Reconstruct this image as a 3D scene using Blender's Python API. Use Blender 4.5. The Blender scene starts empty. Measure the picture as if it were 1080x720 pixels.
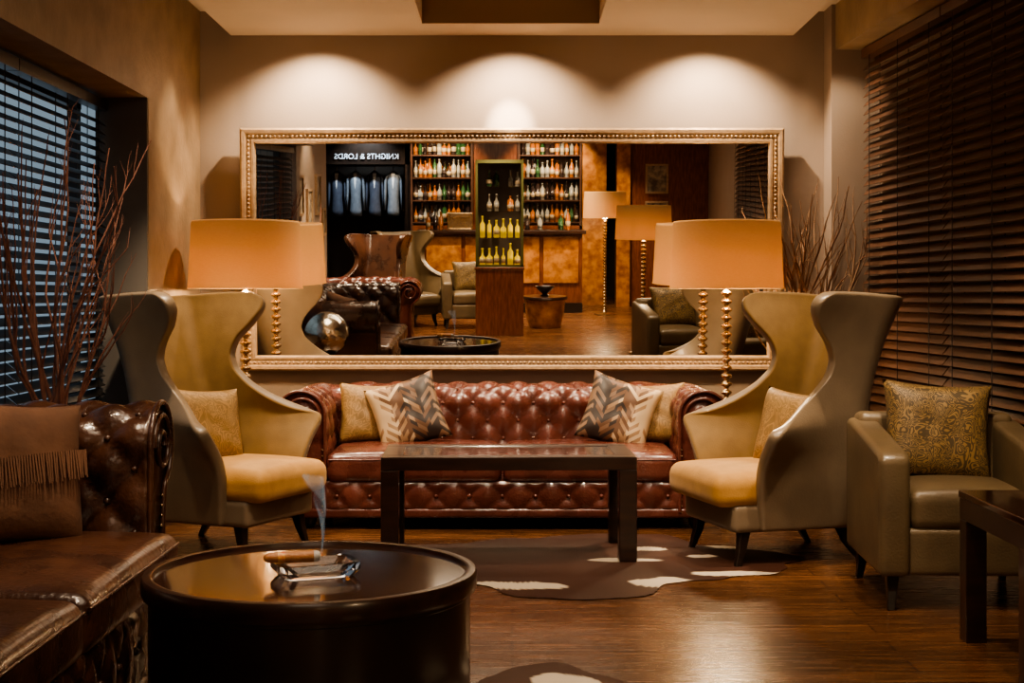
import bpy, bmesh, math, random
import numpy as np
from mathutils import Vector, Matrix
random.seed(7)
S=bpy.context.scene
C=bpy.context.collection
R=math.radians
try:
    S.view_settings.look='AgX - Medium High Contrast'
except Exception as ex: print(ex)
# ------------------------------------------------------------------ materials
def _new(name):
    m=bpy.data.materials.new(name); m.use_nodes=True
    nt=m.node_tree; b=nt.nodes['Principled BSDF']
    return m,nt,b
def N(nt,t,**k):
    n=nt.nodes.new(t)
    for a,v in k.items():
        if a in n.inputs: n.inputs[a].default_value=v
        else: setattr(n,a,v)
    return n
def pmat(name,c1,c2=None,scale=8,rough=.5,metal=0,bump=0,bscale=60,coat=0,detail=4,emis=None,es=0,stretch=None,sheen=0,rvar=0):
    m,nt,b=_new(name); L=nt.links
    c2=c2 or c1
    tc=N(nt,'ShaderNodeTexCoord'); mp=N(nt,'ShaderNodeMapping')
    L.new(tc.outputs['Object'],mp.inputs[0])
    if stretch: mp.inputs['Scale'].default_value=stretch
    no=N(nt,'ShaderNodeTexNoise'); no.inputs['Scale'].default_value=scale; no.inputs['Detail'].default_value=detail
    L.new(mp.outputs[0],no.inputs['Vector'])
    cr=N(nt,'ShaderNodeValToRGB'); cr.color_ramp.elements[0].position=.35; cr.color_ramp.elements[1].position=.65
    cr.color_ramp.elements[0].color=(*c1,1); cr.color_ramp.elements[1].color=(*c2,1)
    L.new(no.outputs['Fac'],cr.inputs[0]); L.new(cr.outputs[0],b.inputs['Base Color'])
    b.inputs['Roughness'].default_value=rough; b.inputs['Metallic'].default_value=metal
    b.inputs['Coat Weight'].default_value=coat; b.inputs['Coat Roughness'].default_value=.12
    b.inputs['Sheen Weight'].default_value=sheen
    if rvar:
        mr=N(nt,'ShaderNodeMapRange'); mr.inputs['To Min'].default_value=rough-rvar; mr.inputs['To Max'].default_value=rough+rvar
        L.new(no.outputs['Fac'],mr.inputs[0]); L.new(mr.outputs[0],b.inputs['Roughness'])
    if bump:
        n2=N(nt,'ShaderNodeTexNoise'); n2.inputs['Scale'].default_value=bscale; n2.inputs['Detail'].default_value=3
        L.new(mp.outputs[0],n2.inputs['Vector'])
        bp=N(nt,'ShaderNodeBump'); bp.inputs['Strength'].default_value=bump; bp.inputs['Distance'].default_value=.01
        L.new(n2.outputs['Fac'],bp.inputs['Height']); L.new(bp.outputs[0],b.inputs['Normal'])
    if emis: b.inputs['Emission Color'].default_value=(*emis,1); b.inputs['Emission Strength'].default_value=es
    return m
M={}
M['wall']=pmat('wall_paint',(.28,.215,.165),(.30,.23,.18),3,.65,bump=.08,bscale=90)
M['column']=pmat('gold_wallcover',(.22,.15,.088),(.31,.215,.13),5,.5,bump=.25,bscale=35)
M['jamb']=pmat('grey_jamb',(.12,.105,.09),(.14,.12,.10),3,.7)
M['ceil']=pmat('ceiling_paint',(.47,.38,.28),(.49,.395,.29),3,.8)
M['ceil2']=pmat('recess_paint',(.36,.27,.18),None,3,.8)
M['trimw']=pmat('trim_dark_wood',(.03,.015,.01),(.05,.025,.015),6,.35)
M['red']=pmat('oxblood_leather',(.068,.019,.013),(.115,.034,.025),7,.27,bump=.22,bscale=90,coat=.35,rvar=.06)
M['dark']=pmat('brown_leather',(.028,.011,.007),(.075,.030,.016),6,.28,bump=.32,bscale=45,coat=.3,rvar=.06)
M['taupe']=pmat('taupe_leather',(.150,.110,.072),(.19,.14,.092),5,.38,bump=.12,bscale=120,coat=.15)
M['olive']=pmat('olive_fabric',(.155,.088,.025),(.19,.11,.034),12,.75,bump=.15,bscale=200,sheen=.05)
M['gold']=pmat('gold_velvet',(.36,.18,.034),(.43,.225,.05),14,.7,bump=.15,bscale=150,sheen=.15)
M['tleather']=pmat('olive_leather',(.115,.080,.044),(.15,.105,.056),6,.40,bump=.15,bscale=110,coat=.12)
M['blk']=pmat('black_lacquer',(.010,.006,.004),(.016,.009,.006),10,.28,coat=.15)
M['espresso']=pmat('espresso_wood',(.014,.006,.004),(.03,.012,.007),5,.28,coat=.25,stretch=(1,8,8))
M['tabletop']=pmat('polished_top',(.02,.009,.006),(.04,.018,.011),4,.08,coat=.5,stretch=(1,6,1))
M['brass']=pmat('antique_brass',(.55,.42,.26),(.65,.50,.31),10,.25,metal=1)
M['goldf']=pmat('gilt_frame',(.32,.215,.125),(.42,.29,.18),30,.42,metal=.35,bump=.2,bscale=80)
M['slatr']=pmat('walnut_slats',(.075,.033,.016),(.105,.047,.025),4,.4,stretch=(1,10,10))
M['slatl']=pmat('dark_slats',(.025,.022,.022),(.035,.03,.03),4,.35)
M['tape']=pmat('blind_cord',(.02,.012,.01),None,4,.8)
M['branch']=pmat('branch_bark',(.20,.085,.06),(.30,.14,.10),20,.7)
M['branch2']=pmat('branch_bark_pale',(.30,.19,.11),(.18,.09,.05),20,.7)
M['vase']=pmat('vase_ceramic',(.03,.018,.012),(.05,.03,.02),6,.25,coat=.4)
M['burl']=pmat('burl_wood',(.22,.075,.018),(.46,.20,.05),9,.25,coat=.5,detail=8)
M['cherry']=pmat('cherry_wood',(.12,.035,.014),(.20,.065,.026),6,.25,coat=.4,stretch=(6,6,1))
M['suede']=pmat('brown_suede',(.085,.036,.017),(.12,.052,.025),9,.85,bump=.2)
M['cigar']=pmat('cigar_leaf',(.30,.12,.04),(.40,.18,.065),60,.5,bump=.3,bscale=200)
M['ash']=pmat('cigar_ash',(.35,.33,.31),(.5,.48,.45),200,.9)
M['band']=pmat('cigar_band',(.5,.1,.03),(.6,.4,.1),80,.4)
M['wallbar']=pmat('bar_wall',(.05,.035,.025),None,3,.6)
M['shelf']=pmat('shelf_wood',(.05,.022,.012),(.08,.035,.02),5,.35)
M['shelfback']=pmat('shelf_back',(.20,.11,.05),(.26,.15,.07),5,.4)
M['cloth1']=pmat('navy_cloth',(.03,.035,.055),(.04,.05,.075),20,.8)
M['cloth2']=pmat('grey_cloth',(.10,.115,.14),(.13,.15,.18),20,.8)
M['shirt']=pmat('shirt_cloth',(.5,.5,.5),None,20,.8)
M['mat_white']=pmat('print_paper',(.35,.29,.2),(.08,.06,.05),12,.6)
M['sign']=pmat('sign_letters',(.5,.55,.6),None,5,.5,emis=(.75,.85,1),es=.10)
M['chrome']=pmat('chrome',(.95,.9,.8),None,5,.2,metal=1,bump=.8,bscale=14)
M['green']=pmat('green_trim',(.09,.09,.03),None,5,.4)
def mirror_m():
    m,nt,b=_new('mirror_glass'); b.inputs['Base Color'].default_value=(.92,.90,.85,1); b.inputs['Metallic'].default_value=1; b.inputs['Roughness'].default_value=0.0
    return m
M['mirror']=mirror_m()
def glass(name,c,rough=.02,ior=1.5):
    m,nt,b=_new(name); b.inputs['Base Color'].default_value=(*c,1); b.inputs['Transmission Weight'].default_value=1; b.inputs['Roughness'].default_value=rough; b.inputs['IOR'].default_value=ior
    return m
M['crystal']=glass('crystal_glass',(.97,.98,1.0),.08,1.45)
M['bg_green']=pmat('bottle_green',(.02,.06,.02),None,5,.08,coat=1)
M['bg_amber']=pmat('bottle_amber',(.26,.08,.015),None,5,.08,coat=1,emis=(.8,.3,.04),es=.05)  # faint emission puts a glow into the amber glass
M['bg_clear']=pmat('bottle_clear',(.20,.19,.16),None,5,.08,coat=1)
M['bg_dark']=pmat('bottle_dark',(.02,.012,.01),None,5,.08,coat=1)
M['bg_yellow']=pmat('bottle_yellow',(.50,.36,.02),None,5,.08,coat=1,emis=(.9,.6,.03),es=.3)  # emission paints a lit glow into the yellow glass
M['label']=pmat('bottle_label',(.30,.23,.14),None,5,.5)
def pane():
    m,nt,b=_new('cabinet_pane'); L=nt.links
    t=N(nt,'ShaderNodeBsdfTransparent'); g=N(nt,'ShaderNodeBsdfGlossy'); g.inputs['Roughness'].default_value=.02
    mx=N(nt,'ShaderNodeMixShader'); mx.inputs[0].default_value=.08
    L.new(t.outputs[0],mx.inputs[1]); L.new(g.outputs[0],mx.inputs[2]); L.new(mx.outputs[0],nt.nodes['Material Output'].inputs[0])
    return m
M['pane']=pane()
def shade_m():
    m,nt,b=_new('lampshade_fabric'); L=nt.links
    tc=N(nt,'ShaderNodeTexCoord'); w=N(nt,'ShaderNodeTexNoise'); w.inputs['Scale'].default_value=60
    mp=N(nt,'ShaderNodeMapping'); mp.inputs['Scale'].default_value=(1,1,6); L.new(tc.outputs['Object'],mp.inputs[0]); L.new(mp.outputs[0],w.inputs[0])
    cr=N(nt,'ShaderNodeValToRGB'); cr.color_ramp.elements[0].color=(.47,.285,.125,1); cr.color_ramp.elements[1].color=(.54,.34,.155,1)
    L.new(w.outputs['Fac'],cr.inputs[0])
    d=N(nt,'ShaderNodeBsdfDiffuse'); t=N(nt,'ShaderNodeBsdfTranslucent'); L.new(cr.outputs[0],d.inputs[0]); L.new(cr.outputs[0],t.inputs[0])
    mx=N(nt,'ShaderNodeMixShader'); mx.inputs[0].default_value=.45; L.new(d.outputs[0],mx.inputs[1]); L.new(t.outputs[0],mx.inputs[2])
    e=N(nt,'ShaderNodeEmission'); e.inputs['Strength'].default_value=.12; L.new(cr.outputs[0],e.inputs[0])
    a=N(nt,'ShaderNodeAddShader'); L.new(mx.outputs[0],a.inputs[0]); L.new(e.outputs[0],a.inputs[1]); L.new(a.outputs[0],nt.nodes['Material Output'].inputs[0])
    return m
M['shade']=shade_m()
def floor_m():
    m,nt,b=_new('oak_floor'); L=nt.links
    tc=N(nt,'ShaderNodeTexCoord'); br=N(nt,'ShaderNodeTexBrick')
    br.inputs['Scale'].default_value=1; br.inputs['Brick Width'].default_value=1.3; br.inputs['Row Height'].default_value=.13; br.inputs['Mortar Size'].default_value=.0025
    br.inputs['Color1'].default_value=(.14,.060,.025,1); br.inputs['Color2'].default_value=(.082,.036,.016,1); br.inputs['Mortar'].default_value=(.012,.006,.004,1)
    L.new(tc.outputs['Object'],br.inputs[0])
    mp=N(nt,'ShaderNodeMapping'); mp.inputs['Scale'].default_value=(1.5,14,1); L.new(tc.outputs['Object'],mp.inputs[0])
    no=N(nt,'ShaderNodeTexNoise'); no.inputs['Scale'].default_value=3; no.inputs['Detail'].default_value=7; L.new(mp.outputs[0],no.inputs[0])
    cr=N(nt,'ShaderNodeValToRGB'); cr.color_ramp.elements[0].position=.3; cr.color_ramp.elements[1].position=.7; cr.color_ramp.elements[0].color=(.45,.45,.45,1); cr.color_ramp.elements[1].color=(1.3,1.25,1.2,1)
    L.new(no.outputs['Fac'],cr.inputs[0])
    mx=N(nt,'ShaderNodeMix',data_type='RGBA',blend_type='MULTIPLY'); mx.inputs[0].default_value=1
    L.new(br.outputs['Color'],mx.inputs[6]); L.new(cr.outputs[0],mx.inputs[7]); L.new(mx.outputs[2],b.inputs['Base Color'])
    mr=N(nt,'ShaderNodeMapRange'); mr.inputs['To Min'].default_value=.16; mr.inputs['To Max'].default_value=.36; L.new(no.outputs['Fac'],mr.inputs[0]); L.new(mr.outputs[0],b.inputs['Roughness'])
    bp=N(nt,'ShaderNodeBump'); bp.inputs['Strength'].default_value=.15; bp.inputs['Distance'].default_value=.01; L.new(no.outputs['Fac'],bp.inputs['Height']); L.new(bp.outputs[0],b.inputs['Normal'])
    return m
M['floor']=floor_m()
def chevron_m():
    m,nt,b=_new('chevron_hide'); L=nt.links
    tc=N(nt,'ShaderNodeTexCoord'); sp=N(nt,'ShaderNodeSeparateXYZ'); L.new(tc.outputs['Object'],sp.inputs[0])
    def mth(op,a,bv=None,c=None):
        n=N(nt,'ShaderNodeMath',operation=op)
        for i,x in enumerate((a,bv,c)):
            if x is None: continue
            if isinstance(x,(int,float)): n.inputs[i].default_value=x
            else: L.new(x,n.inputs[i])
        return n.outputs[0]
    cell=.075
    sx=mth('PINGPONG',sp.outputs[0],cell)
    v=mth('FLOOR',mth('MULTIPLY',mth('ADD',mth('MULTIPLY',sx,1.0),sp.outputs[2]),40))
    wn=N(nt,'ShaderNodeTexWhiteNoise',noise_dimensions='2D'); cb=N(nt,'ShaderNodeCombineXYZ'); L.new(v,cb.inputs[0]); L.new(mth('FLOOR',mth('MULTIPLY',sp.outputs[0],1/cell)),cb.inputs[1])
    L.new(cb.outputs[0],wn.inputs['Vector'])
    par=mth('MODULO',mth('ADD',v,100),2)
    side=mth('MULTIPLY_ADD',sp.outputs[0],2.1,.36)
    val=mth('ADD',mth('MULTIPLY',wn.outputs['Value'],.34),mth('ADD',side,mth('MULTIPLY',par,.2)))
    cr=N(nt,'ShaderNodeValToRGB'); cr.color_ramp.interpolation='CONSTANT'
    e=cr.color_ramp.elements; e[0].color=(.50,.37,.23,1); e[1].position=.44; e[1].color=(.28,.17,.09,1)
    for p,c in ((.54,(.11,.05,.023,1)),(.68,(.020,.010,.007,1)),(.96,(.17,.10,.06,1))):
        x=e.new(p); x.color=c
    L.new(val,cr.inputs[0]); L.new(cr.outputs[0],b.inputs['Base Color']); b.inputs['Roughness'].default_value=.5
    return m
M['chev']=chevron_m()
def floral(name,ca,cb_,sc=22):
    m,nt,b=_new(name); L=nt.links
    tc=N(nt,'ShaderNodeTexCoord'); no=N(nt,'ShaderNodeTexNoise'); no.inputs['Scale'].default_value=sc*.5; no.inputs['Distortion'].default_value=3.2; no.inputs['Detail'].default_value=1
    L.new(tc.outputs['Object'],no.inputs[0])
    w=N(nt,'ShaderNodeMath',operation='PINGPONG'); w.inputs[1].default_value=.06; L.new(no.outputs['Fac'],w.inputs[0])
    cr=N(nt,'ShaderNodeValToRGB'); e=cr.color_ramp.elements; e[0].position=.018; e[0].color=(*ca,1); e[1].position=.03; e[1].color=(*cb_,1)
    L.new(w.outputs[0],cr.inputs[0]); L.new(cr.outputs[0],b.inputs['Base Color']); b.inputs['Roughness'].default_value=.55
    return m
M['floral']=floral('gold_brocade',(.29,.18,.065),(.080,.053,.023))
M['floral2']=floral('tan_brocade',(.32,.19,.075),(.21,.125,.045),14)
def hide_m():
    m,nt,b=_new('cowhide'); L=nt.links
    a=N(nt,'ShaderNodeAttribute',attribute_name='Col'); L.new(a.outputs['Color'],b.inputs['Base Color']); b.inputs['Roughness'].default_value=.6; b.inputs['Specular IOR Level'].default_value=.3
    return m
M['hide']=hide_m()
def smoke_m():
    m,nt,b=_new('smoke_wisp'); L=nt.links
    t=N(nt,'ShaderNodeBsdfTransparent'); d=N(nt,'ShaderNodeBsdfDiffuse'); d.inputs[0].default_value=(.6,.75,.85,1)
    e=N(nt,'ShaderNodeEmission'); e.inputs[0].default_value=(.35,.5,.6,1); e.inputs[1].default_value=.3
    ad=N(nt,'ShaderNodeAddShader'); L.new(d.outputs[0],ad.inputs[0]); L.new(e.outputs[0],ad.inputs[1])
    mx=N(nt,'ShaderNodeMixShader'); mx.inputs[0].default_value=.05; L.new(t.outputs[0],mx.inputs[1]); L.new(ad.outputs[0],mx.inputs[2]); L.new(mx.outputs[0],nt.nodes['Material Output'].inputs[0])
    return m
M['smoke']=smoke_m()
# ------------------------------------------------------------------ mesh helpers
def mk(name,verts,faces,mats,parent=None,loc=(0,0,0),rot=(0,0,0),smooth=True,midx=None,recalc=True,weld=False):
    me=bpy.data.meshes.new(name); me.from_pydata([tuple(v) for v in verts],[],faces)
    if not isinstance(mats,(list,tuple)): mats=[mats]
    for m in mats: me.materials.append(m)
    if midx: me.polygons.foreach_set('material_index',midx)
    if recalc or weld:
        bm=bmesh.new(); bm.from_mesh(me)
        if weld: bmesh.ops.remove_doubles(bm,verts=bm.verts,dist=1e-5)
        bmesh.ops.recalc_face_normals(bm,faces=bm.faces); bm.to_mesh(me); bm.free()
    if smooth: me.polygons.foreach_set('use_smooth',[True]*len(me.polygons))
    o=bpy.data.objects.new(name,me); C.objects.link(o); o.location=loc; o.rotation_euler=rot
    if parent: o.parent=parent
    return o
def root(name,loc=(0,0,0),rz=0):
    o=bpy.data.objects.new(name,None); o.empty_display_size=.1; C.objects.link(o); o.location=loc; o.rotation_euler=(0,0,rz); return o
BF=[(0,3,2,1),(4,5,6,7),(0,1,5,4),(1,2,6,5),(2,3,7,6),(3,0,4,7)]
def boxes(name,lst,mats,parent=None,bevel=0,loc=(0,0,0),rot=(0,0,0),midx=None):
    """lst of (x0,x1,y0,y1,z0,z1)"""
    V=[];F=[];MI=[]
    for k,(x0,x1,y0,y1,z0,z1) in enumerate(lst):
        b=len(V); V+=[(x0,y0,z0),(x1,y0,z0),(x1,y1,z0),(x0,y1,z0),(x0,y0,z1),(x1,y0,z1),(x1,y1,z1),(x0,y1,z1)]
        F+=[tuple(i+b for i in f) for f in BF]; MI+=[midx[k] if midx else 0]*6
    o=mk(name,V,F,mats,parent,loc,rot,smooth=False,midx=MI)
    if bevel:
        m=o.modifiers.new('b','BEVEL'); m.width=bevel; m.segments=3; m.limit_method='ANGLE'
    return o
def rbox(name,sx,sy,sz,r,mat,parent=None,loc=(0,0,0),rot=(0,0,0),puff=0,nm=6):
    h=(sx/2,sy/2,sz/2)
    def axis(hh):
        e=[-hh+r*t for t in (0,.15,.4,.7,1)]
        m=list(np.linspace(-hh+r,hh-r,nm+1))[1:-1]
        return e+m+[-x for x in reversed(e)]
    A=[axis(x) for x in h]; V=[];F=[]
    for ax in range(3):
        for sg in (-1,1):
            a,b=[i for i in range(3) if i!=ax]; base=len(V); na,nb=len(A[a]),len(A[b])
            for i in A[a]:
                for j in A[b]:
                    p=[0,0,0]; p[ax]=sg*h[ax]; p[a]=i; p[b]=j
                    inn=[max(-(h[k]-r),min(h[k]-r,p[k])) for k in range(3)]
                    d=Vector(p)-Vector(inn); p=Vector(inn)+d.normalized()*r
                    fx=(1-(p.x/h[0])**2); fy=(1-(p.y/h[1])**2)
                    if puff: p.z+=puff*max(fx,0)**.5*max(fy,0)**.5*(1 if p.z>0 else 0)*(p.z/h[2])
                    V.append(p)
            for i in range(na-1):
                for j in range(nb-1):
                    F.append((base+i*nb+j,base+(i+1)*nb+j,base+(i+1)*nb+j+1,base+i*nb+j+1))
    return mk(name,V,F,mat,parent,loc,rot,weld=True)
def lathe_data(prof,seg=24,c=(0,0,0)):
    V=[];F=[]
    for r,z in prof:
        for k in range(seg):
            a=2*math.pi*k/seg; V.append((c[0]+r*math.cos(a),c[1]+r*math.sin(a),c[2]+z))
    n=len(prof)
    for i in range(n-1):
        for k in range(seg):
            k2=(k+1)%seg; F.append((i*seg+k,i*seg+k2,(i+1)*seg+k2,(i+1)*seg+k))
    F.append(tuple(range(seg))[::-1]); F.append(tuple((n-1)*seg+k for k in range(seg)))
    return V,F
def lathe(name,prof,mat,parent=None,loc=(0,0,0),seg=32,rot=(0,0,0),autosm=True):
    V,F=lathe_data(prof,seg); o=mk(name,V,F,mat,parent,loc,rot)
    if autosm:
        m=o.modifiers.new('e','EDGE_SPLIT'); m.split_angle=R(40)
    return o
def tube(name,pts_list,mat,rad=.01,parent=None,loc=(0,0,0),rot=(0,0,0),cyclic=False,radii=None,res=3):
    cu=bpy.data.curves.new(name,'CURVE'); cu.dimensions='3D'; cu.bevel_depth=rad; cu.bevel_resolution=res; cu.use_fill_caps=True
    for pi,pts in enumerate(pts_list):
        sp=cu.splines.new('POLY'); sp.points.add(len(pts)-1)
        for i,p in enumerate(pts):
            sp.points[i].co=(*p,1)
            if radii: sp.points[i].radius=radii[pi][i]
        sp.use_cyclic_u=cyclic; sp.use_smooth=True
    cu.materials.append(mat); o=bpy.data.objects.new(name,cu); C.objects.link(o); o.location=loc; o.rotation_euler=rot
    if parent:o.parent=parent
    return o
def spheres(name,cs,r,mat,parent=None,sub=1):
    bm=bmesh.new()
    for c in cs: bmesh.ops.create_icosphere(bm,subdivisions=sub,radius=r,matrix=Matrix.Translation(c))
    me=bpy.data.meshes.new(name); bm.to_mesh(me); bm.free(); me.materials.append(mat)
    me.polygons.foreach_set('use_smooth',[True]*len(me.polygons))
    o=bpy.data.objects.new(name,me); C.objects.link(o)
    if parent:o.parent=parent
    return o
def pillow(name,w,h,t,mat,parent=None,loc=(0,0,0),rot=(0,0,0),n=22):
    V=[];F=[]
    for sg in (-1,1):
        b=len(V)
        for i in range(n+1):
            for j in range(n+1):
                u=-1+2*i/n; v=-1+2*j/n
                x=w/2*u*(1-.09*(1-v*v)); z=h/2*v*(1-.09*(1-u*u))
                th=t/2*(max(0,(1-u**4)*(1-v**4)))**.55
                wr=.004*math.sin(9*u+4*v)*math.sin(7*v-3*u)*(1-u*u)*(1-v*v)
                V.append((x,sg*(th+wr),z))
        for i in range(n):
            for j in range(n):
                F.append((b+i*(n+1)+j,b+(i+1)*(n+1)+j,b+(i+1)*(n+1)+j+1,b+i*(n+1)+j+1))
    return mk(name,V,F,mat,parent,loc,rot,weld=True)
def leg(name,x,y,h,t0,t1,dx,dy,mat,parent):
    V=[(x+dx*.35+a*(t0*.75),y+dy*.35+b*(t0*.75),h*.5) for a,b in ((-1,-1),(1,-1),(1,1),(-1,1))]
    top=[(x+a*t0,y+b*t0,h) for a,b in ((-1,-1),(1,-1),(1,1),(-1,1))]
    bot=[(x+dx+a*t1,y+dy+b*t1,0) for a,b in ((-1,-1),(1,-1),(1,1),(-1,1))]
    vs=bot+V+top; F=[(3,2,1,0),(8,9,10,11)]
    for k in (0,4):
        for i in range(4): F.append((k+i,k+(i+1)%4,k+4+(i+1)%4,k+4+i))
    o=mk(name,vs,F,mat,parent,smooth=False); m=o.modifiers.new('b','BEVEL'); m.width=.004; m.segments=2
    return o
LS=5.6
def spot(name,loc,tgt,power,angle=60,blend=.6,color=(1,.78,.54),rad=.03):
    l=bpy.data.lights.new(name,'SPOT'); l.energy=power*LS; l.spot_size=R(angle); l.spot_blend=blend; l.color=color; l.shadow_soft_size=rad
    o=bpy.data.objects.new(name,l); C.objects.link(o); o.location=loc
    o.rotation_euler=(Vector(tgt)-Vector(loc)).to_track_quat('-Z','Y').to_euler(); return o
def point(name,loc,power,color=(1,.6,.28),rad=.05):
    l=bpy.data.lights.new(name,'POINT'); l.energy=power; l.color=color; l.shadow_soft_size=rad
    o=bpy.data.objects.new(name,l); C.objects.link(o); o.location=loc; return o
def area(name,loc,sx,sy,power,color=(1,.78,.56)):
    l=bpy.data.lights.new(name,'AREA'); l.shape='RECTANGLE'; l.size=sx; l.size_y=sy; l.energy=power; l.color=color
    o=bpy.data.objects.new(name,l); C.objects.link(o); o.location=loc; return o
# ------------------------------------------------------------------ room shell
boxes('floor',[(-2.3,3.6,-1.9,8.5,-.06,0),(-4.2,3.6,-7,-1.9,-.06,0),(-2.6,-2.3,-1.9,3.2,-.06,0)],M['floor'])
boxes('wall_back',[(-2.08,1.82,8.3,8.45,0,3.0),(1.82,2.9,8.1,8.45,0,3.0)],M['wall'])
boxes('wall_left_pier',[(-2.08,-1.82,7.12,8.3,0,3.0)],[M['column']])
boxes('trim_1',[(-2.08,-1.822,7.10,7.12,0,2.19)],[M['jamb']])
boxes('wall_left',[(-2.3,-2.08,3.2,7.12,0,.62),(-2.25,-1.82,3.2,7.12,2.19,3.0),(-2.5,-2.0,3.0,3.2,0,3.0)],[M['wall'],M['column'],M['wall']],midx=[0,1,0])
boxes('wall_left_rear',[(-2.6,-2.4,-2.0,3.0,0,3.0)],M['wall'])
ang=math.atan2(.2,3.1)
rw=root('wall_right',(2.0,8.1,0),ang-math.pi/2)
boxes('wall_panel',[(-.1,14.5,.09,.22,0,3.0)],M['wall'],rw)
boxes('soffit',[(0,14.5,-.16,.09,2.60,3.0)],M['column'],rw)
boxes('wall_rear',[(-4.2,3.6,-6.6,-6.45,0,3.0)],M['wallbar'])
boxes('wall_left_far',[(-4.2,-4.05,-6.45,-2.0,0,3.0),(-4.2,-2.6,-2.0,-1.9,0,3.0)],M['wallbar'])
rx0,rx1,ry0,ry1=-.5,.485,5.2,7.92
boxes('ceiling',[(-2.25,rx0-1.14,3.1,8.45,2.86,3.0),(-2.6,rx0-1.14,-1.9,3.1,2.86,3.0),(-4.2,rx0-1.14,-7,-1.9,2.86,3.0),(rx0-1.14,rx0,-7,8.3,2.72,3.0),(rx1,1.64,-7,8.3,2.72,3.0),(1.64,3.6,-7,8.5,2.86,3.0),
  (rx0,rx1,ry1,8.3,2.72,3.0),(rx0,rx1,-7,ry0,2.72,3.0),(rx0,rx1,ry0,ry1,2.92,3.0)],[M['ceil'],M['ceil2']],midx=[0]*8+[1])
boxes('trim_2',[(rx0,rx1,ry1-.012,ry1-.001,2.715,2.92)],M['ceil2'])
boxes('baseboard_back',[(-1.82,1.82,8.28,8.3,0,.12)],M['trimw'])
boxes('baseboard_left',[(-1.82,-1.80,7.1,8.28,0,.12)],M['trimw'])
boxes('window_1',[(-2.2,-2.15,y-.03,y+.03,.62,2.19) for y in (3.25,5.15,7.06)]+[(-2.2,-2.15,3.2,7.1,.62,.68),(-2.2,-2.15,3.2,7.1,2.13,2.19)],M['trimw'])
boxes('window_2',[(.02,8,.06,.085,.5,.56),(.02,8,.06,.085,2.52,2.6)],M['trimw'],loc=(2.0,8.1,0),rot=(0,0,ang-math.pi/2))
def blinds(name,p0,p1,z0,z1,pitch,sw,tilt,mat,sections):
    p0=Vector(p0);p1=Vector(p1); d=p1-p0; Ln=d.length
    r=root(name,(p0.x,p0.y,0),math.atan2(d.y,d.x)); V=[];F=[]
    edges=np.linspace(0,Ln,sections+1); n=int((z1-z0-.06)/pitch); t=.0032
    for s in range(sections):
        a,b=edges[s]+.008,edges[s+1]-.008
        for i in range(n):
            z=z0+.04+i*pitch; ti=R(tilt)+random.uniform(-.03,.03)
            cy,cz=math.cos(ti)*sw/2,math.sin(ti)*sw/2; ny,nz=-math.sin(ti)*t/2,math.cos(ti)*t/2
            k=len(V)
            for x in (a,b):
                V+=[(x,-cy-ny,z-cz-nz),(x,cy-ny,z+cz-nz),(x,cy+ny,z+cz+nz),(x,-cy+ny,z-cz+nz)]
            F+=[(k,k+1,k+2,k+3),(k+7,k+6,k+5,k+4)]+[(k+j,k+4+j,k+4+(j+1)%4,k+(j+1)%4) for j in range(4)]
    mk('slats',V,F,mat,r,smooth=False)
    B=[];T=[]
    for s in range(sections):
        a,b=edges[s]+.006,edges[s+1]-.006
        B+=[(a,b,-.03,.03,z1-.05,z1),(a,b,-.025,.025,z0,z0+.022)]
        for f in (.12,.5,.88):
            x=a+(b-a)*f; T+=[(x-.004,x+.004,-sw/2-.003,-sw/2-.001,z0,z1-.05),(x-.004,x+.004,sw/2+.001,sw/2+.003,z0,z1-.05)]
    boxes('rails',B,mat,r); boxes('cords',T,M['tape'],r)
    return r
blinds('venetian_blind',(-2.04,3.25),(-2.04,7.08),.64,2.17,.046,.05,38,M['slatl'],3)
e=Vector((2.0,8.06)); dd=Vector((.2,-3.1)).normalized()
blinds('venetian_blind',e+dd*.02,e+dd*7.4,.50,2.59,.05,.056,52,M['slatr'],6)
# ------------------------------------------------------------------ mirror
mr=root('wall_mirror',(0,8.262,.768)); mr.rotation_euler=(R(2.3),0,0)
W,H,fw=3.13,1.40,.088
mk('mirror_pane',[(-W/2+.06,-.012,.06),(W/2-.06,-.012,.06),(W/2-.06,-.012,H-.06),(-W/2+.06,-.012,H-.06)],[(0,1,2,3)],M['mirror'],mr,smooth=False)
prof=[(0,.012),(0,-.035),(.012,-.047),(.028,-.045),(.036,-.034),(.06,-.030),(.066,-.036),(.078,-.036),(.088,-.016),(.088,.0)]
V=[];F=[]
cor=[(-1,0),(1,0),(1,1),(-1,1)]
for cx,cz in cor:
    for o_,y in prof:
        V.append((cx*(W/2-o_),y,(o_ if cz==0 else H-o_)))
n=len(prof)
for k in range(4):
    for i in range(n-1):
        a=k*n+i; b=((k+1)%4)*n+i; F.append((a,b,b+1,a+1))
mk('frame',V,F,M['goldf'],mr,smooth=False)
bd=[]
for i in range(121):
    x=-W/2+.05+(W-.1)*i/120; bd+=[(x,-.034,.048),(x,-.034,H-.048)]
for i in range(1,54):
    z=.05+(H-.1)*i/54; bd+=[(-W/2+.048,-.034,z),(W/2-.048,-.034,z)]
spheres('beading',bd,.0095,M['goldf'],mr)
boxes('backing',[(-W/2+.03,W/2-.03,-.008,.012,.03,H-.03)],M['blk'],mr)
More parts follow.
